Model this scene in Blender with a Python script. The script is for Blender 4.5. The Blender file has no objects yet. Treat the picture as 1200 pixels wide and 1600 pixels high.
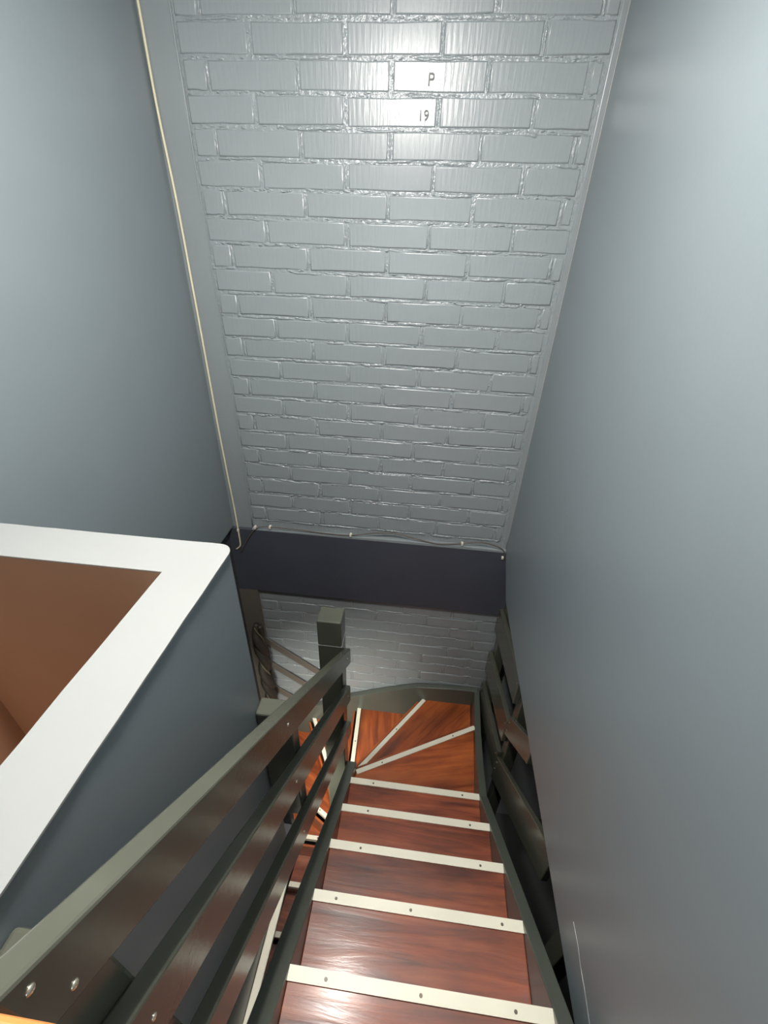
import bpy, bmesh, math, random
from mathutils import Vector, Matrix
C = bpy.context.scene
COL = C.collection
random.seed(7)

# ------------------------------------------------------------------ camera
cam_d = bpy.data.cameras.new('camera'); cam = bpy.data.objects.new('camera', cam_d); COL.objects.link(cam)
RT = Vector((0.9933229, 0.11117722, 0.03080978))
DN = Vector((0.08559696, -0.53118004, -0.84292404))
FW = Vector((-0.07734841, 0.83993297, -0.53714973))
cam.matrix_world = Matrix(((RT.x, -DN.x, -FW.x, 0), (RT.y, -DN.y, -FW.y, 0), (RT.z, -DN.z, -FW.z, 0), (0, 0, 0, 1)))
cam_d.sensor_fit = 'VERTICAL'; cam_d.sensor_height = 24; cam_d.sensor_width = 18
cam_d.lens = 24 * 679.94 / 1600
cam_d.clip_start = 0.01; cam_d.clip_end = 50
C.camera = cam

# ------------------------------------------------------------------ world and lights
w = bpy.data.worlds.new('world'); C.world = w; w.use_nodes = True
w.node_tree.nodes['Background'].inputs[0].default_value = (0.75, 0.85, 1, 1)
w.node_tree.nodes['Background'].inputs[1].default_value = 0.3

def area(name, loc, size, power, col, rot=(0, 0, 0), sy=None):
    l = bpy.data.lights.new(name, 'AREA'); l.energy = power; l.color = col
    l.shape = 'DISK' if sy is None else 'RECTANGLE'; l.size = size
    if sy: l.size_y = sy
    o = bpy.data.objects.new(name, l); COL.objects.link(o); o.location = loc; o.rotation_euler = rot
    return o
area('stair_lamp_light', (-0.214, 0.62, 0.665), 0.13, 15.0, (1.0, 0.95, 0.87))
pl = bpy.data.lights.new('stair_bulb_light', 'POINT'); pl.energy = 26.0; pl.color = (1.0, 0.97, 0.93); pl.shadow_soft_size = 0.06
po = bpy.data.objects.new('stair_bulb_light', pl); COL.objects.link(po); po.location = (-0.214, 0.62, 0.61)
lw = area('lower_fill_light', (-0.70, 0.85, -2.25), 0.3, 4.0, (1.0, 0.97, 0.86), (math.radians(55), 0, math.radians(-30)))  # added fill to brighten the lower brick and winder treads
lw.data.spread = math.radians(115)
sl_ = bpy.data.lights.new('side_fill_light', 'POINT'); sl_.energy = 2.0; sl_.color = (1.0, 0.74, 0.5); sl_.shadow_soft_size = 0.06  # added warm fill for the glow on the brown inner face
so = bpy.data.objects.new('side_fill_light', sl_); COL.objects.link(so); so.location = (-0.78, -0.1, -0.98)
area('back_fill_light', (-0.2, -1.44, -0.2), 1.2, 5.0, (0.88, 0.95, 1.0), (math.radians(83), 0, 0), sy=0.9)  # added soft cool fill from behind the camera

C.view_settings.view_transform = 'Standard'; C.view_settings.look = 'None'
C.view_settings.gamma = 1; C.view_settings.use_curve_mapping = False
C.view_settings.exposure = 0.5

# ------------------------------------------------------------------ materials
def srgb(r, g, b):
    f = lambda c: (c/255/12.92) if c/255 <= 0.04045 else ((c/255+0.055)/1.055)**2.4
    return (f(r), f(g), f(b), 1)

def paint(name, col, rough=0.35, bump=0.1, scale=(60, 60, 60), dist=0.002, var=0.06, spec=0.5, big=0.0):
    m = bpy.data.materials.new(name); m.use_nodes = True
    n = m.node_tree.nodes; L = m.node_tree.links; p = n['Principled BSDF']
    p.inputs['Roughness'].default_value = rough
    p.inputs['Specular IOR Level'].default_value = spec
    tc = n.new('ShaderNodeTexCoord'); mp = n.new('ShaderNodeMapping'); mp.inputs['Scale'].default_value = scale
    L.new(tc.outputs['Object'], mp.inputs['Vector'])
    no = n.new('ShaderNodeTexNoise'); no.inputs['Scale'].default_value = 1; no.inputs['Detail'].default_value = 4
    L.new(mp.outputs[0], no.inputs['Vector'])
    b = n.new('ShaderNodeBump'); b.inputs['Strength'].default_value = bump; b.inputs['Distance'].default_value = dist
    L.new(no.outputs['Fac'], b.inputs['Height'])
    last = b
    if big:
        n3 = n.new('ShaderNodeTexNoise'); n3.inputs['Scale'].default_value = 3; n3.inputs['Detail'].default_value = 2
        L.new(tc.outputs['Object'], n3.inputs['Vector'])
        b2 = n.new('ShaderNodeBump'); b2.inputs['Strength'].default_value = big; b2.inputs['Distance'].default_value = 0.02
        L.new(n3.outputs['Fac'], b2.inputs['Height']); L.new(b.outputs[0], b2.inputs['Normal']); last = b2
    L.new(last.outputs[0], p.inputs['Normal'])
    n2 = n.new('ShaderNodeTexNoise'); n2.inputs['Scale'].default_value = 5; n2.inputs['Detail'].default_value = 5
    L.new(tc.outputs['Object'], n2.inputs['Vector'])
    r = n.new('ShaderNodeValToRGB')
    r.color_ramp.elements[0].position = 0.3; r.color_ramp.elements[1].position = 0.7
    r.color_ramp.elements[0].color = tuple(c*(1-var) for c in col[:3]) + (1,)
    r.color_ramp.elements[1].color = tuple(min(1, c*(1+var)) for c in col[:3]) + (1,)
    L.new(n2.outputs['Fac'], r.inputs[0]); L.new(r.outputs[0], p.inputs['Base Color'])
    return m

def wood(name, dark, mid, light, ang=0, rough=0.3, coat=0.22):
    m = bpy.data.materials.new(name); m.use_nodes = True
    n = m.node_tree.nodes; L = m.node_tree.links; p = n['Principled BSDF']
    p.inputs['Roughness'].default_value = rough; p.inputs['Coat Weight'].default_value = coat
    p.inputs['Coat Roughness'].default_value = 0.16
    tc = n.new('ShaderNodeTexCoord'); mp = n.new('ShaderNodeMapping')
    mp.inputs['Rotation'].default_value = (0, 0, ang)
    L.new(tc.outputs['Object'], mp.inputs['Vector'])
    m2 = n.new('ShaderNodeMapping'); m2.inputs['Scale'].default_value = (2.2, 24, 12)
    L.new(mp.outputs[0], m2.inputs['Vector'])
    no = n.new('ShaderNodeTexNoise'); no.inputs['Scale'].default_value = 1.2; no.inputs['Detail'].default_value = 7
    no.inputs['Roughness'].default_value = 0.6; no.inputs['Distortion'].default_value = 0.6
    L.new(m2.outputs[0], no.inputs['Vector'])
    r = n.new('ShaderNodeValToRGB'); e = r.color_ramp.elements
    e[0].position = 0.3; e[0].color = dark; e[1].position = 0.72; e[1].color = light
    x = e.new(0.5); x.color = mid
    L.new(no.outputs['Fac'], r.inputs[0])
    m3 = n.new('ShaderNodeMapping'); m3.inputs['Scale'].default_value = (3, 9, 9); L.new(mp.outputs[0], m3.inputs['Vector'])
    n2 = n.new('ShaderNodeTexNoise'); n2.inputs['Scale'].default_value = 1; n2.inputs['Detail'].default_value = 3
    L.new(m3.outputs[0], n2.inputs['Vector'])
    mr = n.new('ShaderNodeMapRange'); mr.inputs[1].default_value = 0.3; mr.inputs[2].default_value = 0.7
    mr.inputs[3].default_value = 0.5; mr.inputs[4].default_value = 1.35
    L.new(n2.outputs['Fac'], mr.inputs[0])
    mx = n.new('ShaderNodeMix'); mx.data_type = 'RGBA'; mx.blend_type = 'MULTIPLY'; mx.inputs[0].default_value = 1
    L.new(r.outputs[0], mx.inputs[6]); L.new(mr.outputs[0], mx.inputs[7]); L.new(mx.outputs[2], p.inputs['Base Color'])
    b = n.new('ShaderNodeBump'); b.inputs['Strength'].default_value = 0.3; b.inputs['Distance'].default_value = 0.002
    L.new(no.outputs['Fac'], b.inputs['Height']); L.new(b.outputs[0], p.inputs['Normal']); L.new(b.outputs[0], p.inputs['Coat Normal'])
    # worn patches in the lacquer: wider gloss in places
    rr = n.new('ShaderNodeMapRange'); rr.inputs[3].default_value = rough*0.7; rr.inputs[4].default_value = rough*2.2
    L.new(n2.outputs['Fac'], rr.inputs[0]); L.new(rr.outputs[0], p.inputs['Roughness'])
    return m

M = {}
M['wall'] = paint('blue_grey_gloss', srgb(124, 134, 139), 0.34, 0.10, (90, 90, 90), var=0.02, big=0.05)
M['brick'] = paint('brick_paint', srgb(142, 149, 152), 0.34, 0.28, (110, 40, 10), dist=0.003, var=0.03)
M['mortar'] = paint('mortar_paint', srgb(142, 149, 152), 0.32, 0.7, (75, 75, 75), dist=0.006, var=0.05)
for k in ('brick', 'mortar'):
    p_ = M[k].node_tree.nodes['Principled BSDF']; p_.inputs['Coat Weight'].default_value = 0.6; p_.inputs['Coat Roughness'].default_value = 0.17
    bn = [x for x in M[k].node_tree.nodes if x.type == 'BUMP'][0]; M[k].node_tree.links.new(bn.outputs[0], p_.inputs['Coat Normal'])
M['plaster'] = paint('plaster_paint', srgb(138, 145, 148), 0.3, 0.25, (50, 50, 20), dist=0.002, var=0.03)
M['band'] = paint('dark_blue_grey', srgb(72, 75, 85), 0.4, 0.1, (80, 80, 80), var=0.05)
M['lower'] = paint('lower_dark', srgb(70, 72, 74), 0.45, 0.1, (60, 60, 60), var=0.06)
M['rail'] = paint('rail_paint', srgb(84, 86, 76), 0.22, 0.12, (10, 60, 60), var=0.08)
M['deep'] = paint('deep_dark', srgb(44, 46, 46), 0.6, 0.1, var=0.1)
M['string'] = paint('stringer_paint', srgb(88, 93, 85), 0.3, 0.15, (30, 30, 30), var=0.08)
M['white'] = paint('white_cap', srgb(150, 152, 151), 0.4, 0.12, (30, 30, 30), dist=0.003, var=0.015)
M['strip'] = paint('cream_nosing', srgb(250, 246, 226), 0.4, 0.15, (40, 40, 40), var=0.05)
M['brown'] = paint('brown_gloss', srgb(152, 120, 98), 0.3, 0.08, (60, 60, 60), var=0.04)
M['cable'] = paint('cable_cream', srgb(222, 214, 184), 0.5, 0, var=0.05)
M['cable2'] = paint('cable_grey', srgb(92, 84, 76), 0.5, 0, var=0.05)
M['clip'] = paint('clip', srgb(225, 218, 200), 0.4, 0, var=0.05)
M['screw'] = paint('screw_dark', srgb(96, 86, 76), 0.4, 0, var=0.3); M['screw'].node_tree.nodes['Principled BSDF'].inputs['Metallic'].default_value = 0.3
M['steel'] = paint('screw_steel', srgb(235, 228, 210), 0.25, 0, var=0.05); M['steel'].node_tree.nodes['Principled BSDF'].inputs['Metallic'].default_value = 0.9
M['shade'] = paint('brown_grey_paint', srgb(104, 98, 90), 0.4, 0.1, var=0.05)  # side strip paint, also the tone of the painted shadow bands
M['rope'] = paint('rope_dark', srgb(52, 48, 42), 0.6, 0.8, (120, 120, 200), dist=0.004, var=0.3)
M['rope2'] = paint('rope_light', srgb(100, 96, 78), 0.6, 0.8, (120, 120, 200), dist=0.004, var=0.3)
TD, TM, TL = srgb(88, 36, 20), srgb(140, 66, 36), srgb(172, 92, 52)
M['tread'] = wood('merbau', TD, TM, TL, 0)
for i, a in {6: -0.25, 7: -0.85, 8: 1.45, 9: 1.1, 10: 0.45, 11: 0.1}.items():
    M['w%d' % i] = wood('merbau_winder_%d' % i, srgb(118, 52, 22), srgb(168, 82, 36), srgb(190, 104, 46), a)
M['oak'] = wood('orange_oak', srgb(150, 86, 40), srgb(196, 122, 62), srgb(214, 142, 78), 0, 0.35)
M['ceil'] = paint('ceiling_white', srgb(205, 210, 212), 0.7, 0.1, var=0.02)

# ------------------------------------------------------------------ helpers
def link(name, me, mat, parent=None, smooth=False):
    o = bpy.data.objects.new(name, me); COL.objects.link(o)
    if mat and not me.materials: me.materials.append(M[mat] if isinstance(mat, str) else mat)
    if parent: o.parent = parent
    if smooth:
        for p in me.polygons: p.use_smooth = True
    return o

def tag(o, label, cat, group=None, kind=None):
    o['label'] = label; o['category'] = cat
    if group: o['group'] = group
    if kind: o['kind'] = kind
    return o

def empty(name, loc, label, cat, group=None, kind=None):
    o = bpy.data.objects.new(name, None); COL.objects.link(o); o.location = loc; o.empty_display_size = 0.05
    return tag(o, label, cat, group, kind)

def fin(bm, name, mat, parent=None, bevel=0.0, seg=2, smooth=False, off=None):
    bmesh.ops.recalc_face_normals(bm, faces=bm.faces)
    if bevel:
        bmesh.ops.bevel(bm, geom=[e for e in bm.edges], offset=bevel, segments=seg, affect='EDGES', profile=0.5, clamp_overlap=True)
    if parent is not None:   # meshes are written in world coordinates
        off, q = Vector((0, 0, 0)), parent
        while q is not None: off += Vector(q.location); q = q.parent
        bmesh.ops.translate(bm, vec=-off, verts=bm.verts)
    me = bpy.data.meshes.new(name); bm.to_mesh(me); bm.free()
    return link(name, me, mat, parent, smooth)

def box(x0, x1, y0, y1, z0, z1, bm=None):
    bm = bm or bmesh.new()
    v = [bm.verts.new((x, y, z)) for x in (x0, x1) for y in (y0, y1) for z in (z0, z1)]
    for f in ((0,1,3,2),(4,6,7,5),(0,4,5,1),(2,3,7,6),(0,2,6,4),(1,5,7,3)): bm.faces.new([v[i] for i in f])
    return bm

def prism(poly, a, b, axis='z', bm=None):
    """poly: list of 2D points; extruded from a to b along axis."""
    bm = bm or bmesh.new()
    def P(p, t):
        return {'z': (p[0], p[1], t), 'x': (t, p[0], p[1]), 'y': (p[0], t, p[1])}[axis]
    lo = [bm.verts.new(P(p, a)) for p in poly]; hi = [bm.verts.new(P(p, b)) for p in poly]
    bm.faces.new(lo); bm.faces.new(list(reversed(hi)))
    n = len(poly)
    for i in range(n):
        bm.faces.new([lo[i], hi[i], hi[(i+1) % n], lo[(i+1) % n]])
    return bm

def tube(pts, r, bm=None, n=8):
    bm = bm or bmesh.new(); rings = []
    pts = [Vector(p) for p in pts]
    for i, p in enumerate(pts):
        t = (pts[min(i+1, len(pts)-1)] - pts[max(i-1, 0)]).normalized()
        u = t.cross(Vector((0.13, 1, 0.21))).normalized(); v = t.cross(u)
        rr = r(i/(len(pts)-1)) if callable(r) else r
        rings.append([bm.verts.new(p + (u*math.cos(a)+v*math.sin(a))*rr) for a in [2*math.pi*k/n for k in range(n)]])
    for a, b in zip(rings, rings[1:]):
        for k in range(n): bm.faces.new([a[k], a[(k+1) % n], b[(k+1) % n], b[k]])
    bm.faces.new(rings[0]); bm.faces.new(list(reversed(rings[-1])))
    return bm

def smooth_pts(pts, k=6):
    pts = [Vector(p) for p in pts]; out = []
    for i in range(len(pts)-1):
        p0, p1, p2, p3 = pts[max(i-1, 0)], pts[i], pts[i+1], pts[min(i+2, len(pts)-1)]
        for j in range(k):
            t = j/k
            out.append(0.5*((2*p1)+(p2-p0)*t+(2*p0-5*p1+4*p2-p3)*t*t+(3*p1-p0-3*p2+p3)*t**3))
    out.append(pts[-1]); return out

# ------------------------------------------------------------------ dimensions
D = 1.8          # face of the brick wall
XR = 0.453       # right wall
XL = -0.955      # left wall
ZC = 0.72        # ceiling
ZB, ZBB = -1.317, -1.742   # edge band: top and bottom
FLOOR = -3.99

# ------------------------------------------------------------------ setting
wall_back = tag(fin(box(XL-0.1, XR+1.1, D, D+0.12, FLOOR, ZC), 'wall_back', 'mortar'),
                'tall end wall of grey painted bricks above and below the dark band', 'wall', kind='structure')

def brick_mesh(w, h, seed):
    rnd = random.Random(seed); bm = bmesh.new(); d = 0.0042
    nx = 4; j = lambda a: rnd.uniform(-a, a)
    xs = [-w/2 + w*i/nx for i in range(nx+1)]
    up = [(x + (j(0.0012) if 0 < i < nx else 0), h/2 + j(0.0016)) for i, x in enumerate(xs)]
    dn = [(x + (j(0.0012) if 0 < i < nx else 0), -h/2 + j(0.0016)) for i, x in enumerate(xs)]
    loop = up + list(reversed(dn))
    base = [bm.verts.new((x, 0.004, z)) for x, z in loop]
    front = [bm.verts.new((x*(1-0.0024/w*2), -d*0.75, z*(1-0.002/h*2))) for x, z in loop]
    cap = [bm.verts.new((x*(1-0.006/w*2), -d, z*(1-0.0055/h*2))) for x, z in loop]
    n = len(loop)
    for A, B in ((base, front), (front, cap)):
        for i in range(n): bm.faces.new([A[i], A[(i+1) % n], B[(i+1) % n], B[i]])
    bm.faces.new(cap)
    bmesh.ops.recalc_face_normals(bm, faces=bm.faces)
    me = bpy.data.meshes.new('brick'); bm.to_mesh(me); bm.free()
    me.materials.append(M['brick'])
    for p in me.polygons: p.use_smooth = len(p.vertices) == 4
    return me

PITCH, COURSE, JOINT = 0.2885, 0.0811, 0.009
cache = {}
def brick(xa, xb, zc):
    wdt = xb - xa - JOINT
    if wdt < 0.02: return
    if abs(wdt - (PITCH-JOINT)) < 1e-4:
        key = random.randrange(9)
        if key not in cache: cache[key] = brick_mesh(wdt, COURSE-JOINT, key)
        me = cache[key]
    else: me = brick_mesh(wdt, COURSE-JOINT, random.randrange(10**6))
    o = bpy.data.objects.new('brick', me); COL.objects.link(o); o.parent = wall_back
    o.location = ((xa+xb)/2 + random.uniform(-0.003, 0.003), D + random.uniform(0.0002, 0.0026) + (0.0008 if zc < ZB else 0), zc + random.uniform(-0.0015, 0.0015))
    o.rotation_euler = (random.uniform(-0.008, 0.008), random.uniform(-0.006, 0.006), random.uniform(-0.004, 0.004))

def courses(z_lo, z_hi, xmin, xmax):
    k = -40
    while True:
        zc = 0.483 + k*COURSE; k += 1
        if zc - COURSE/2 < z_lo - 0.02: continue
        if zc + COURSE/2 > z_hi + 0.01: break
        odd = (k-1) % 2 == 0
        off = -0.045 if odd else -0.19
        i = math.floor((xmin-off)/PITCH)
        xr = xmax + random.uniform(-0.012, 0.006)
        while off + i*PITCH < xr:
            xa, xb = max(off+i*PITCH, xmin), min(off+(i+1)*PITCH, xr)
            brick(xa, xb, zc); i += 1
courses(ZB+0.03, ZC, -0.848, 0.432)
courses(-2.98, ZBB, -0.876, XR+0.06)

# irregular mortar smeared over the joints
bm = bmesh.new()
rnd = random.Random(3)
for q in range(1500):
    k = rnd.randrange(-22, 3)
    zc = 0.483 + k*COURSE + COURSE/2
    if rnd.random() < 0.8:
        x = rnd.uniform(-0.84, 0.42); z = zc + rnd.uniform(-0.006, 0.005); l = rnd.uniform(0.004, 0.016); h = rnd.uniform(0.002, 0.0045)
    else:
        kk = k if (k % 2 == 0) else k
        off = -0.045 if k % 2 == 0 else -0.19
        x = off + rnd.randrange(-3, 3)*PITCH + rnd.uniform(-0.006, 0.006); z = zc - rnd.uniform(0.006, COURSE-0.006); l = rnd.uniform(0.002, 0.005); h = rnd.uniform(0.003, 0.009)
        if x < -0.84 or x > 0.42: continue
    y = D - 0.003
    p = rnd.uniform(0.001, 0.0055)
    vs = [bm.verts.new((x+l*math.cos(a)*rnd.uniform(0.7, 1.2), y+0.004, z+h*math.sin(a)*rnd.uniform(0.7, 1.2))) for a in [i*math.pi/3 for i in range(6)]]
    t = bm.verts.new((x, y-p, z+rnd.uniform(-h, h)*0.4))
    for i in range(6): bm.faces.new([vs[i], vs[(i+1) % 6], t])
o = fin(bm, 'mortar_crumbs', 'mortar', wall_back, smooth=True); o['kind'] = 'stuff'; o['label'] = 'rough blobs of painted mortar in the joints'

# long smears of painted mortar that lap over the brick edges
bm = bmesh.new(); rnd = random.Random(11)
def smear(x0, x1, z0, dz, hh, pr):
    n = max(4, int((x1-x0)/0.007)); rows = []
    wob = [0.0]
    for i in range(n): wob.append(wob[-1]*0.8 + rnd.uniform(-0.0012, 0.0012))
    for i in range(n+1):
        t = i/n; e = min(1, 6*t+0.05, 6*(1-t)+0.05); h = hh*e*rnd.uniform(0.75, 1.2); p = pr*e*rnd.uniform(0.75, 1.15)
        zc = z0 + dz*t + wob[i]; x = x0+(x1-x0)*t
        rows.append([bm.verts.new((x, D+0.003, zc-h)), bm.verts.new((x, D-p*0.7, zc-h*0.62)), bm.verts.new((x, D-p, zc-h*0.1)),
                     bm.verts.new((x, D-p*0.75, zc+h*0.55)), bm.verts.new((x, D+0.003, zc+h))])
    for a, b in zip(rows, rows[1:]):
        for k in range(4): bm.faces.new([a[k], a[k+1], b[k+1], b[k]])
for k in range(-42, 3):
    zj = 0.483 + k*COURSE + COURSE/2
    if ZBB-0.01 < zj < ZB+0.04: continue
    low = zj < ZBB
    x = -0.84 + rnd.uniform(0, 0.1)
    while x < 0.38:
        l = rnd.uniform(0.04, 0.24); x1 = min(x+l, 0.42)
        if rnd.random() < (0.85 if zj < 0 else 0.6):
            smear(x, x1, zj - rnd.uniform(-0.002, 0.005), rnd.uniform(-0.004, 0.004), rnd.uniform(0.005, 0.0095), rnd.uniform(0.0022, 0.0044))
        x += l + rnd.uniform(-0.01, 0.05)
for k in range(-42, 3):
    zc = 0.483 + k*COURSE
    if ZBB-0.03 < zc < ZB+0.06: continue
    off = -0.045 if k % 2 == 0 else -0.19
    for i in range(-3, 3):
        x = off + i*PITCH
        if x < -0.83 or x > 0.41 or rnd.random() < 0.35: continue
        n = 8; rows = []; hh = rnd.uniform(0.004, 0.008); pr = rnd.uniform(0.0018, 0.004)
        for q in range(n+1):
            t = q/n; e = min(1, 5*t+0.2, 5*(1-t)+0.2); h = hh*e*rnd.uniform(0.7, 1.25); p = pr*e
            z = zc - (COURSE/2-0.006) + (COURSE-0.012)*t; xx = x + rnd.uniform(-0.0015, 0.0015)
            rows.append([bm.verts.new((xx-h, D+0.003, z)), bm.verts.new((xx-h*0.5, D-p*0.9, z)), bm.verts.new((xx+h*0.4, D-p, z)), bm.verts.new((xx+h, D+0.003, z))])
        for a, b in zip(rows, rows[1:]):
            for j in range(3): bm.faces.new([a[j], a[j+1], b[j+1], b[j]])
o = fin(bm, 'mortar_smears', 'mortar', wall_back, smooth=True); o['kind'] = 'stuff'; o['label'] = 'uneven smears of painted mortar along the joints'

# plain plaster margins beside the bricks
o = fin(box(XL-0.01, -0.852, D-0.006, D+0.01, ZB, ZC), 'plaster_strip', 'plaster', wall_back, 0.002)
o['label'] = 'smooth plaster strip left of the bricks'
pts = [(-0.851 + 0.0015*math.sin(i*1.7), D-0.0065, ZB + (ZC-ZB)*i/24) for i in range(25)]
fin(tube(pts, 0.0028, n=6), 'plaster_ridge', 'plaster', wall_back, smooth=True)
o = fin(box(0.434, XR+0.01, D-0.005, D+0.01, ZB, ZC), 'plaster_strip', 'plaster', wall_back, 0.002)
o['label'] = 'narrow plaster strip right of the bricks'
pts = [(XR-0.001, D-0.006, ZB + (ZC-ZB)*i/24) for i in range(25)]
fin(tube(pts, 0.0025, n=6), 'corner_bead', 'white', wall_back, smooth=True)

# marks scratched into two bricks
def mark(txt, x, z, s):
    cu = bpy.data.curves.new('mark', 'FONT'); cu.body = txt; cu.size = s; cu.extrude = 0.0006
    t = bpy.data.objects.new('mark', cu); COL.objects.link(t)
    bpy.context.view_layer.update()
    me = bpy.data.meshes.new_from_object(t.evaluated_get(bpy.context.evaluated_depsgraph_get()))
    bpy.data.objects.remove(t); me.materials.clear()
    o = link('scratched_mark', me, 'lower', wall_back)
    o.matrix_basis = Matrix.Translation((x, D-0.0062, z)) @ Matrix.Rotation(math.pi/2, 4, 'X')
    o['label'] = 'thin hand-drawn mark on a brick'
mark('P', -0.082, 0.382, 0.042)
mark('19', -0.106, 0.303, 0.036)

trim_1 = tag(fin(prism([(XL-0.03, ZB), (-0.86, ZB), (XR+0.6, ZB+0.001), (XR+0.6, ZBB), (XL-0.03, ZBB)], D-0.022, D+0.002, 'y'), 'trim_1', 'band', bevel=0.002),
             'dark blue-grey band across the brick wall at floor level', 'trim', kind='structure')
fin(prism([(-0.85, ZB-0.001), (-0.35, ZB-0.001), (XR, ZB-0.001), (XR, ZB+0.014), (0.2, ZB+0.02), (-0.3, ZB+0.016), (-0.85, ZB+0.008)], D-0.024, D+0.001, 'y'), 'ledge', 'plaster', trim_1, 0.003)['label'] = 'lighter ledge on top of the band'

fin(box(XL-0.03, -0.876, D-0.022, D+0.002, FLOOR, ZBB), 'side_strip', 'shade', trim_1)['label'] = 'brown-grey strip left of the lower bricks'
# right wall: smooth, ends above the stair
tag(fin(prism([(-1.5, -1.50), (0.24, -1.50), (1.0, -1.475), (1.45, -1.465), (1.585, -1.46), (D+0.0, ZB+0.01), (D+0.0, ZC), (-1.5, ZC)], XR, XR+0.03, 'x'), 'wall_right', 'wall', bevel=0.003),
    'glossy blue-grey right-hand wall ending just above the stair stringer', 'wall', kind='structure')
wr = bpy.data.objects['wall_right']
fin(tube(smooth_pts([(0.4525, 0.4034, -1.3681), (0.4525, 0.3613, -1.3695), (0.4525, 0.3296, -1.3790), (0.4525, 0.2953, -1.3818), (0.4525, 0.2414, -1.3917)]), 0.0009, n=5), 'paint_joint', 'white', wr)
# left wall, upper
tag(fin(box(XL-0.03, XL, -1.5, D, -1.31, ZC), 'wall_left', 'wall'), 'glossy blue-grey left wall behind the white-topped parapet', 'wall', kind='structure')
fin(box(XL-0.001, XL+0.006, -1.5, 0.531, -1.317, -0.52), 'brown_panel', 'brown', bpy.data.objects['wall_left'])
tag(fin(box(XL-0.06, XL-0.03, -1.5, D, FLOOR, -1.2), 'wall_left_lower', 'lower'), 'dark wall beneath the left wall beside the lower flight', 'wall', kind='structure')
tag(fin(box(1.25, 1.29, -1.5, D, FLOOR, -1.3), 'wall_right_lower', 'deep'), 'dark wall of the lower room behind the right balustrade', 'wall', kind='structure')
tag(fin(box(XL-0.06, 1.29, -1.56, -1.5, FLOOR, ZC), 'wall_front', 'wall'), 'blue-grey wall behind the camera', 'wall', kind='structure')
tag(fin(box(XL-0.06, XR+0.03, -1.5, D+0.1, ZC, ZC+0.04), 'ceiling', 'ceil'), 'white ceiling over the stairwell', 'ceiling', kind='structure')
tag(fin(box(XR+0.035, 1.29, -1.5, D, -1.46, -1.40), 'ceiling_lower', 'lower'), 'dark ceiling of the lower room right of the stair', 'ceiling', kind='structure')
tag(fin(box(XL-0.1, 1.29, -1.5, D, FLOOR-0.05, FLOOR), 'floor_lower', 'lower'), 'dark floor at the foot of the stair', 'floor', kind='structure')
fl = tag(fin(box(-0.34, XR, -1.5, 0.045, ZBB, -1.273), 'floor', 'oak'), 'orange wooden landing at the top of the stair', 'floor', kind='structure')
tag(fin(box(XL, -0.425, -1.5, 0.54, ZBB, -1.317), 'floor_side', 'oak'), 'orange wooden floor behind the parapet', 'floor', kind='structure')

# parapet with white cap
par = tag(fin(prism([(-0.425, -1.5), (-0.34, -1.5), (-0.34, 0.604), (-0.356, 0.62), (XL, 0.62), (XL, 0.54), (-0.425, 0.54)], ZBB, -0.502), 'wall_inner', 'wall'),
          'low blue-grey parapet wall left of the stair railing', 'wall', kind='structure')
capp = [(-0.428, -1.5)]
rr = random.Random(5)
for i in range(40): capp.append((-0.337 + rr.uniform(-0.0006, 0.0006), -1.5 + 2.095*i/39))
for a in range(0, 91, 15): capp.append((-0.362 + 0.025*math.cos(math.radians(a)), 0.597 + 0.025*math.sin(math.radians(a))))
for i in range(14): capp.append((-0.38 - (0.574)*i/13, 0.622 + rr.uniform(-0.0008, 0.0008)))
capp += [(XL, 0.531), (-0.428, 0.531)]
for i in range(30): capp.append((-0.428 + rr.uniform(-0.0006, 0.0006), 0.50 - 1.95*i/29))
o = fin(prism(capp, -0.503, -0.5), 'parapet_cap', 'white', par); o['label'] = 'white painted top'
o = fin(box(XL, -0.4251, 0.531, 0.5399, -1.317, -0.5035), 'inner_face', 'brown', par); o['label'] = 'glossy brown inner face'
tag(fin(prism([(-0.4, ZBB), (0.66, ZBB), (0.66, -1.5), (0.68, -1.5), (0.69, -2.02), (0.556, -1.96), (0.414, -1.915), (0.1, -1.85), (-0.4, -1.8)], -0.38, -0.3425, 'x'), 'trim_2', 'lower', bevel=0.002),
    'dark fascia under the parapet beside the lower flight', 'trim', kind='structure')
tag(fin(prism([(-0.4, -1.745), (0.2, -1.752), (0.43, -1.78), (0.70, -1.80), (0.70, -1.818), (0.43, -1.798), (0.2, -1.77), (-0.4, -1.765)], -0.3425, -0.319, 'x'), 'trim_3', 'strip', bevel=0.003),
    'thin white lip along the bottom edge of the parapet wall', 'trim', kind='structure')

# ------------------------------------------------------------------ staircase
stair = empty('staircase', (0.1, 0.05, FLOOR), 'winding wooden staircase with red-brown treads and white nosing strips', 'staircase')
XA, XB = -0.207, 0.395
Y = {i: 0.266 + 0.1955*(i-1) for i in range(0, 6)}
Z = {i: -1.455 - 0.1823*(i-1) for i in range(0, 16)}
SW, ST = 0.027, 0.006

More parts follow.
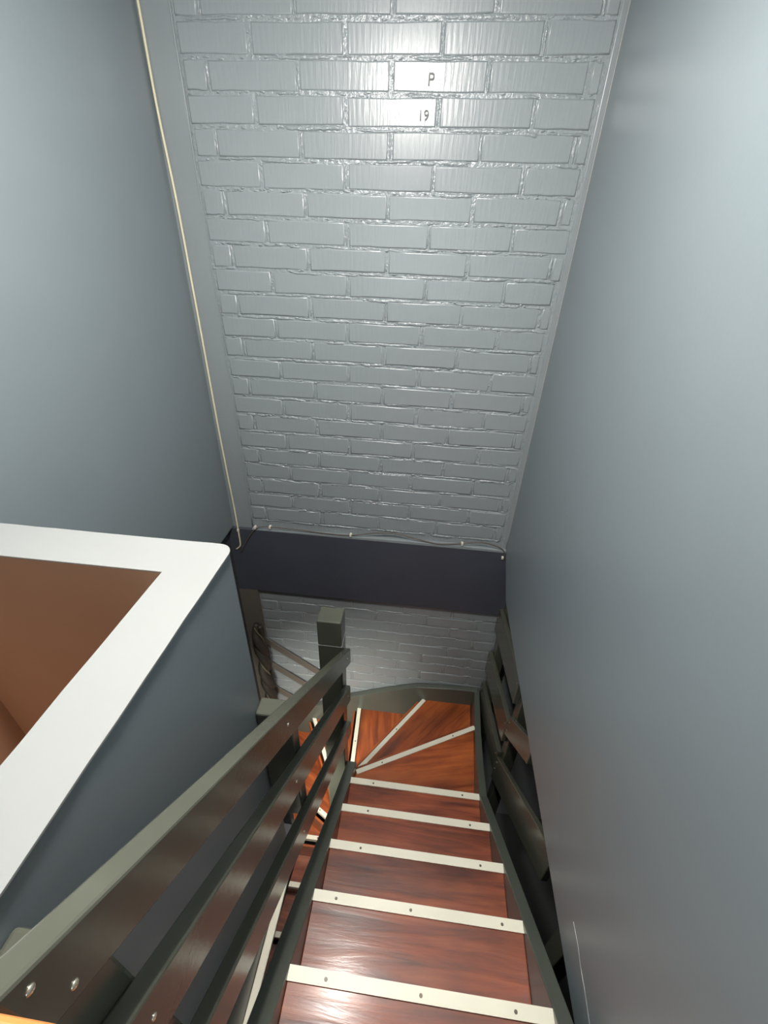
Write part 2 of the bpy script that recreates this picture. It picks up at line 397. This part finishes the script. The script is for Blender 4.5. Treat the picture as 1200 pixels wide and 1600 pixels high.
def strip_at(p, q, z, side, screws=(0.13, 0.5, 0.87), wd=SW):
    """white strip from p to q (2D) on the nosing; side: +1 means tread lies to the left of p->q"""
    p, q = Vector(p), Vector(q); d = (q-p).normalized(); n = Vector((-d.y, d.x))*side
    a, b = p - n*0.004, q - n*0.004
    poly = [a, b, b + n*wd, a + n*wd]
    bm = prism([tuple(v) for v in poly], z, z+ST)
    poly2 = [a, b, b + n*0.005, a + n*0.005]
    prism([tuple(v) for v in poly2], z-0.022, z+ST-0.0005, bm=bm)
    s = fin(bm, 'nosing_strip', 'strip', stair)
    s['label'] = 'cream-white strip along the tread edge'
    for t in screws:
        c = a.lerp(b, t) + n*wd*0.55
        bmc = bmesh.new()
        bmesh.ops.create_cone(bmc, cap_ends=True, segments=10, radius1=0.0042, radius2=0.0034, depth=0.002)
        bmesh.ops.translate(bmc, vec=(c.x - s.parent.location.x, c.y - s.parent.location.y, z+ST+0.0006 - s.parent.location.z), verts=bmc.verts)
        me = bpy.data.meshes.new('screw'); bmc.to_mesh(me); bmc.free()
        k = link('screw', me, 'screw', s)
    return s

def tread(poly, z, mat='tread'):
    return fin(prism(poly, z-0.03, z), 'tread', mat, stair, 0.002)

def riser(p, q, z, mat='tread'):
    p, q = Vector(p), Vector(q); d = (q-p).normalized(); n = Vector((-d.y, d.x))
    a, b = p - n*0.02, q - n*0.02
    o = fin(prism([tuple(a), tuple(b), tuple(b-n*0.012), tuple(a-n*0.012)], z-0.1823, z-0.03), 'riser', mat, stair)
    return o

# straight upper flight (nosing faces +y)
for i in range(1, 6):
    y0 = Y[i-1] - 0.02 if i > 1 else 0.045
    tread([(XA, y0 - (0.012 if i > 1 else 0)), (XB, y0 - (0.012 if i > 1 else 0)), (XB, Y[i]), (XA, Y[i])], Z[i])
    strip_at((XB, Y[i]), (XA, Y[i]), Z[i], 1, screws=[0.12+random.uniform(-.03, .03), 0.5+random.uniform(-.05, .05), 0.87+random.uniform(-.03, .03)] if i < 3 else [0.13, 0.82])
    riser((XA, Y[i]), (XB, Y[i]), Z[i])
tz = fin(box(XA, XB, 0.045, 0.078, Z[0]-0.03, Z[0]), 'tread', 'tread', stair, 0.002)
strip_at((XB, 0.08), (XA, 0.08), Z[0], 1)
YB = 1.765; XBK = 0.447
W = {5: ((XA, Y[5]), (XB, Y[5])), 6: ((-0.205, 1.175), (0.425, 1.502)), 7: ((-0.224, 1.268), (0.140, YB)),
     8: ((-0.268, 1.25), (-0.29, YB)), 9: ((-0.335, 1.25), (-0.615, YB)), 10: ((-0.34, 1.195), (-0.94, 1.53)), 11: ((-0.34, 1.177), (-0.94, 1.177))}
polys = {6: [(XA, Y[5]-0.03), (XB+0.004, Y[5]-0.03), (0.425, 1.502), (-0.205, 1.175)],
         7: [(-0.2, 1.15), (0.41, 1.46), (0.43, 1.50), (0.445, YB), (0.140, YB), (-0.224, 1.268)],
         8: [(-0.205, 1.19), (0.18, YB), (-0.29, YB), (-0.268, 1.25)],
         9: [(-0.25, 1.22), (-0.25, YB), (-0.615, YB), (-0.335, 1.25)],
         10: [(-0.335, 1.21), (-0.575, YB), (-0.94, YB), (-0.94, 1.53), (-0.34, 1.195)],
         11: [(-0.34, 1.22), (-0.94, 1.56), (-0.94, 1.177), (-0.34, 1.177)]}
for i in range(6, 12):
    tread(polys[i], Z[i], 'w%d' % i)
    p, q = W[i]
    strip_at(p, q, Z[i], -1 if i < 11 else -1, screws=(0.55,) if i in (7, 8) else (0.2, 0.8), wd=0.024)
    riser(q, p, Z[i], 'w%d' % i)
for i in range(12, 15):
    y1 = 1.177 - 0.1965*(i-11)
    tread([(-0.94, y1), (-0.34, y1), (-0.34, y1+0.23), (-0.94, y1+0.23)], Z[i])
    strip_at((-0.94, y1), (-0.34, y1), Z[i], 1, screws=(0.15, 0.85))
    riser((-0.34, y1), (-0.94, y1), Z[i])
# the last step meets the lower floor
tread([(-0.94, 0.391), (-0.34, 0.391), (-0.34, 0.60), (-0.94, 0.60)], Z[14]-0.0001)

def nose(y): return -1.455 - 0.9325*(y-0.266)
# right stringer: straight piece then winder piece
prof = [(0.0, nose(0.0)+0.012), (1.04, nose(1.04)+0.012), (1.04, nose(1.04)-0.34), (0.0, nose(0.0)-0.34)]
fin(prism(prof, XB, XB+0.036, 'x'), 'stringer', 'string', stair, 0.003)
def sheared(prof, xf, t, name):
    bm = bmesh.new()
    lo = [bm.verts.new((xf(y), y, z)) for y, z in prof]; hi = [bm.verts.new((xf(y)+t, y, z)) for y, z in prof]
    bm.faces.new(lo); bm.faces.new(hi[::-1]); n = len(prof)
    for i in range(n): bm.faces.new([lo[i], hi[i], hi[(i+1) % n], lo[(i+1) % n]])
    return fin(bm, name, 'string', stair, 0.003)
sheared([(1.038, nose(1.04)+0.012), (1.25, -2.27), (1.456, -2.345), (1.70, -2.40), (1.77, -2.41), (1.77, -2.75), (1.25, -2.62), (1.038, nose(1.04)-0.34)],
        lambda y: XB + 0.055*(y-1.04)/0.74, 0.034, 'stringer')
# back stringer against the brick
fin(prism([(0.47, -2.405), (0.30, -2.41), (0.085, -2.43), (-0.10, -2.50), (-0.357, -2.62), (-0.62, -2.78), (-0.94, -3.0), (-0.94, -3.35), (-0.357, -2.95), (0.085, -2.75), (0.47, -2.62)], 1.762, 1.793, 'y'),
    'stringer', 'string', stair, 0.003)
# left stringer of the upper flight, lower inner stringer, outer lower stringer
prof = [(0.0, nose(0.0)+0.012), (1.20, nose(1.2)+0.0), (1.20, nose(1.2)-0.36), (0.0, nose(0.0)-0.34)]
fin(prism(prof, -0.2545, XA, 'x'), 'stringer', 'string', stair, 0.003)
prof = [(1.16, -3.0), (1.16, -3.45), (0.35, -3.99), (0.20, -3.99), (0.35, -3.80)]
fin(prism(prof, -0.34, -0.312, 'x'), 'stringer', 'string', stair, 0.003)
prof = [(1.765, -2.9), (1.765, -3.3), (1.18, -3.6), (0.7, -3.99), (0.25, -3.99), (0.6, -3.66), (1.177, -3.1)]
fin(prism(prof, -0.972, -0.94, 'x'), 'stringer', 'string', stair, 0.003)

# ------------------------------------------------------------------ inner balustrade
def add_screw(p, parent, r=0.0048, axis='x', mat='steel', sgn=1):
    bm = bmesh.new(); bmesh.ops.create_uvsphere(bm, u_segments=10, v_segments=6, radius=r)
    s = (0.5, 1, 1) if axis == 'x' else (1, 0.5, 1)
    bmesh.ops.scale(bm, vec=s, verts=bm.verts)
    bmesh.ops.translate(bm, vec=p, verts=bm.verts)
    bmesh.ops.translate(bm, vec=-Vector(BAL.location), verts=bm.verts)
    me = bpy.data.meshes.new('screw'); bm.to_mesh(me); bm.free()
    return link('screw', me, mat, parent, True)

BAL = empty('balustrade', (-0.3, 0.62, -2.0), 'olive-grey railing left of the upper flight with newel and three sloping boards', 'railing')
def post(name, x0, x1, y0, y1, z0, z1, bev=0.005):
    return fin(box(x0, x1, y0, y1, z0, z1), name, 'rail', BAL, bev)
npost = post('newel_post', -0.352, -0.2555, 1.15, 1.232, -3.3, -1.256)
fin(box(-0.353, -0.2545, 1.149, 1.233, -1.392, -1.389), 'joint_line', 'white', npost)
post('post', -0.3395, -0.2555, 0.572, 0.617, -1.44, -0.955)
post('post', -0.3395, -0.2555, 0.036, 0.098, -0.985, -0.55)
for zi, sl, h in ((-0.365, -0.905, 0.092), (-0.578, -0.925, 0.108), (-0.840, -0.93, 0.102)):
    y0, y1 = 0.034, (1.20 if h < 0.1 else 1.185)
    prof = [(y0, zi+sl*y0), (y1, zi+sl*y1), (y1, zi+sl*y1-h), (y0, zi+sl*y0-h)]
    b = fin(prism(prof, -0.2555, -0.229, 'x'), 'board', 'rail', BAL, 0.0035)
    for yy in (0.05, 0.075, 0.5, 0.52, 1.13, 1.2):
        if yy in (0.075, 0.5, 1.13) or (h < 0.1 and yy == 0.05):
            zz = zi + sl*yy - h*0.45
            if h < 0.1 and yy == 0.05: yy, zz = 0.048, -0.43
            if h < 0.1 and yy == 0.075: yy, zz = 0.061, -0.488
            add_screw((-0.2285, yy, zz), b, 0.0038)

# ------------------------------------------------------------------ outer balustrade on the right, below the wall
OB = empty('outer_balustrade', (0.48, 1.2, -2.4), 'dark sloping boards of the outer railing in the gap under the right wall', 'railing')
def obox(*a, **k): return fin(box(*a), k.get('name', 'post'), 'rail', OB, 0.004)
def oboard(y0, z0, y1, z1, h, x=0.487, t=0.022):
    prof = [(y0, z0), (y1, z1), (y1, z1-h), (y0, z0-h)]
    return fin(prism(prof, x, x+t, 'x'), 'board', 'rail', OB, 0.003)
obox(0.509, 0.565, 1.19, 1.25, -2.75, -1.50)
obox(0.509, 0.565, 1.73, 1.79, -2.85, -1.60)
obox(0.509, 0.565, 0.42, 0.48, -2.2, -1.48)
BAL_keep = BAL; BAL = OB
for (za, zb) in ((-1.56, -1.70), (-1.855, -2.05), (-2.11, -2.33)):      # along the winder
    b = oboard(1.225, za, 1.79, zb, 0.165)
    add_screw((0.486, 1.245, za-0.05), b, 0.0032); add_screw((0.486, 1.77, zb-0.05), b, 0.0032)
for (za, sl, h) in ((-1.81, 0.98, 0.135), (-2.14, 0.98, 0.19)):       # along the straight flight
    y0 = 1.218; ya = y0 - (abs(za)-1.53)/sl
    b = oboard(ya, za + sl*(y0-ya), y0, za, h)
    add_screw((0.486, 1.195, za-0.01), b, 0.0032); add_screw((0.486, 1.2, za-0.075), b, 0.0032)
BAL = BAL_keep

# ------------------------------------------------------------------ soft shadow bands built as painted boards, and twisted rope, at the back left
BANDS = empty('shadow_bands', (-0.72, 1.77, -2.5), 'three sloping brown-grey boards painted as shadow bands on the brick left of the newel', 'railing')
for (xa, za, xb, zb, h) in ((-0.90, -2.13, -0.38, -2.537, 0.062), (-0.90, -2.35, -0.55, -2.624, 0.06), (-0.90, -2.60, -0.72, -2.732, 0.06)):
    fin(prism([(xa, za), (xb, zb), (xb, zb-h), (xa, za-h)], 1.785, 1.7925, 'y'), 'board', 'shade', BANDS, 0.002)  # each board stands in for a soft shadow band on the brick

ROPE = empty('twisted_rope', (-0.89, 1.73, -2.8), 'thick dark twisted rope hanging in the back left corner', 'rope')
for k, mt in ((0, 'rope'), (1, 'rope'), (2, 'rope2')):
    pts = []
    n = 60
    for i in range(n+1):
        t = i/n; z = -1.99 - 0.82*t; a = t*2*math.pi*2.6 + k*2*math.pi/3
        rad = 0.017 if k < 2 else 0.02
        cx = -0.895 + 0.02*t; cy = 1.735 - 0.02*t
        pts.append((cx + rad*math.cos(a), cy + rad*math.sin(a), z))
    R0 = 0.027 if k < 2 else 0.006
    fin(tube(pts, lambda t: R0*(0.55 + 0.45*min(1, t*8, (1-t)*10+0.3)), n=10), 'strand', mt, ROPE, smooth=True)

# ------------------------------------------------------------------ cables
cab = [(-0.944, 1.788, 0.715), (-0.944, 1.787, 0.531), (-0.945, 1.786, 0.327), (-0.937, 1.786, 0.076), (-0.936, 1.786, -0.174), (-0.936, 1.786, -0.458),
       (-0.937, 1.786, -0.739), (-0.934, 1.786, -0.999), (-0.93, 1.785, -1.2), (-0.925, 1.775, -1.33), (-0.925, 1.772, -1.41), (-0.935, 1.772, -1.435), (-0.952, 1.774, -1.45)]
tag(fin(tube(smooth_pts(cab), 0.0042), 'white_cable', 'cable', smooth=True), 'cream cable running down the left corner of the brick wall', 'cable')
cab2 = [(-0.93, 1.774, -1.47), (-0.905, 1.772, -1.42), (-0.86, 1.772, -1.345), (-0.82, 1.773, -1.30), (-0.77, 1.775, -1.288), (-0.6, 1.776, -1.29), (-0.45, 1.776, -1.296), (-0.33, 1.776, -1.293), (-0.2, 1.78, -1.268), (-0.1, 1.782, -1.262),
        (0.0, 1.778, -1.28), (0.1, 1.776, -1.296), (0.17, 1.776, -1.292), (0.232, 1.777, -1.282), (0.31, 1.778, -1.268), (0.37, 1.777, -1.272), (0.425, 1.775, -1.29), (0.443, 1.774, -1.312), (0.448, 1.772, -1.35)]
thin = tag(fin(tube(smooth_pts(cab2), 0.003), 'thin_cable', 'cable2', smooth=True), 'thin brownish cable clipped along the ledge above the dark band', 'cable')
for (x, z) in ((-0.925, -1.325), (-0.83, -1.298), (-0.75, -1.288), (-0.329, -1.291), (0.232, -1.283), (0.44, -1.345)):
    bm = box(x-0.005, x+0.005, 1.768, 1.787, z-0.007, z+0.007)
    fin(bm, 'cable_clip', 'clip', thin, 0.0015)

# ------------------------------------------------------------------ oak rail at the landing
hr = empty('landing_handrail', (-0.35, -0.01, -0.45), 'orange varnished wooden rail end in the bottom left corner', 'handrail')
fin(box(-0.336, -0.165, -0.20, 0.031, -0.39, -0.36), 'rail_cap', 'oak', hr, 0.006, 3)
fin(box(-0.32, -0.27, -0.16, -0.10, -1.273, -0.39), 'post', 'rail', hr, 0.004)

# ------------------------------------------------------------------ ceiling lamps
def lamp(name, x, y, r, label):
    e = empty(name, (x, y, ZC), label, 'lamp')
    bm = bmesh.new(); bmesh.ops.create_cone(bm, cap_ends=True, segments=40, radius1=r*0.9, radius2=r, depth=0.02)
    bmesh.ops.translate(bm, vec=(x, y, ZC-0.01), verts=bm.verts); fin(bm, 'housing', 'white', e)
    return e
L1 = lamp('ceiling_lamp', -0.214, 0.62, 0.075, 'small round white ceiling lamp above the stair')

# ------------------------------------------------------------------ made-up window frame behind the camera, around the cool fill light
wi = empty('added_window_1', (-0.2, -1.5, -0.2), 'added window frame around the fill light behind the camera', 'window', kind='structure')
for (x0, x1, z0, z1) in ((-0.86, -0.80, -0.71, 0.31), (0.40, 0.449, -0.71, 0.31), (-0.80, 0.40, -0.71, -0.65), (-0.80, 0.40, 0.25, 0.31)):
    fin(box(x0, x1, -1.5, -1.46, z0, z1), 'added_frame_bar', 'white', wi, 0.003)

# made-up fixtures for the side and lower fill lights, both out of view
sd = empty('side_fill_lamp', (-0.78, -0.1, -1.317), 'added unseen lamp for the warm fill light behind the parapet', 'lamp')
bm = bmesh.new(); bmesh.ops.create_cone(bm, cap_ends=True, segments=24, radius1=0.06, radius2=0.045, depth=0.03)
bmesh.ops.translate(bm, vec=(-0.78, -0.1, -1.302), verts=bm.verts); fin(bm, 'added_lamp_base', 'string', sd)
fin(tube([(-0.78, -0.1, -1.29), (-0.78, -0.1, -1.06)], 0.008), 'added_lamp_stem', 'string', sd, smooth=True)
ll = empty('lower_fill_lamp', (-0.72, 0.78, ZBB), 'added unseen hanging lamp for the fill light in the storey below', 'lamp')
bm = bmesh.new(); bmesh.ops.create_cone(bm, cap_ends=True, segments=32, radius1=0.11, radius2=0.04, depth=0.10)
bmesh.ops.translate(bm, vec=(-0.72, 0.78, -2.10), verts=bm.verts); fin(bm, 'added_lamp_shade', 'white', ll)
fin(tube([(-0.72, 0.78, ZBB), (-0.72, 0.78, -2.05)], 0.004), 'added_lamp_cord', 'string', ll, smooth=True)
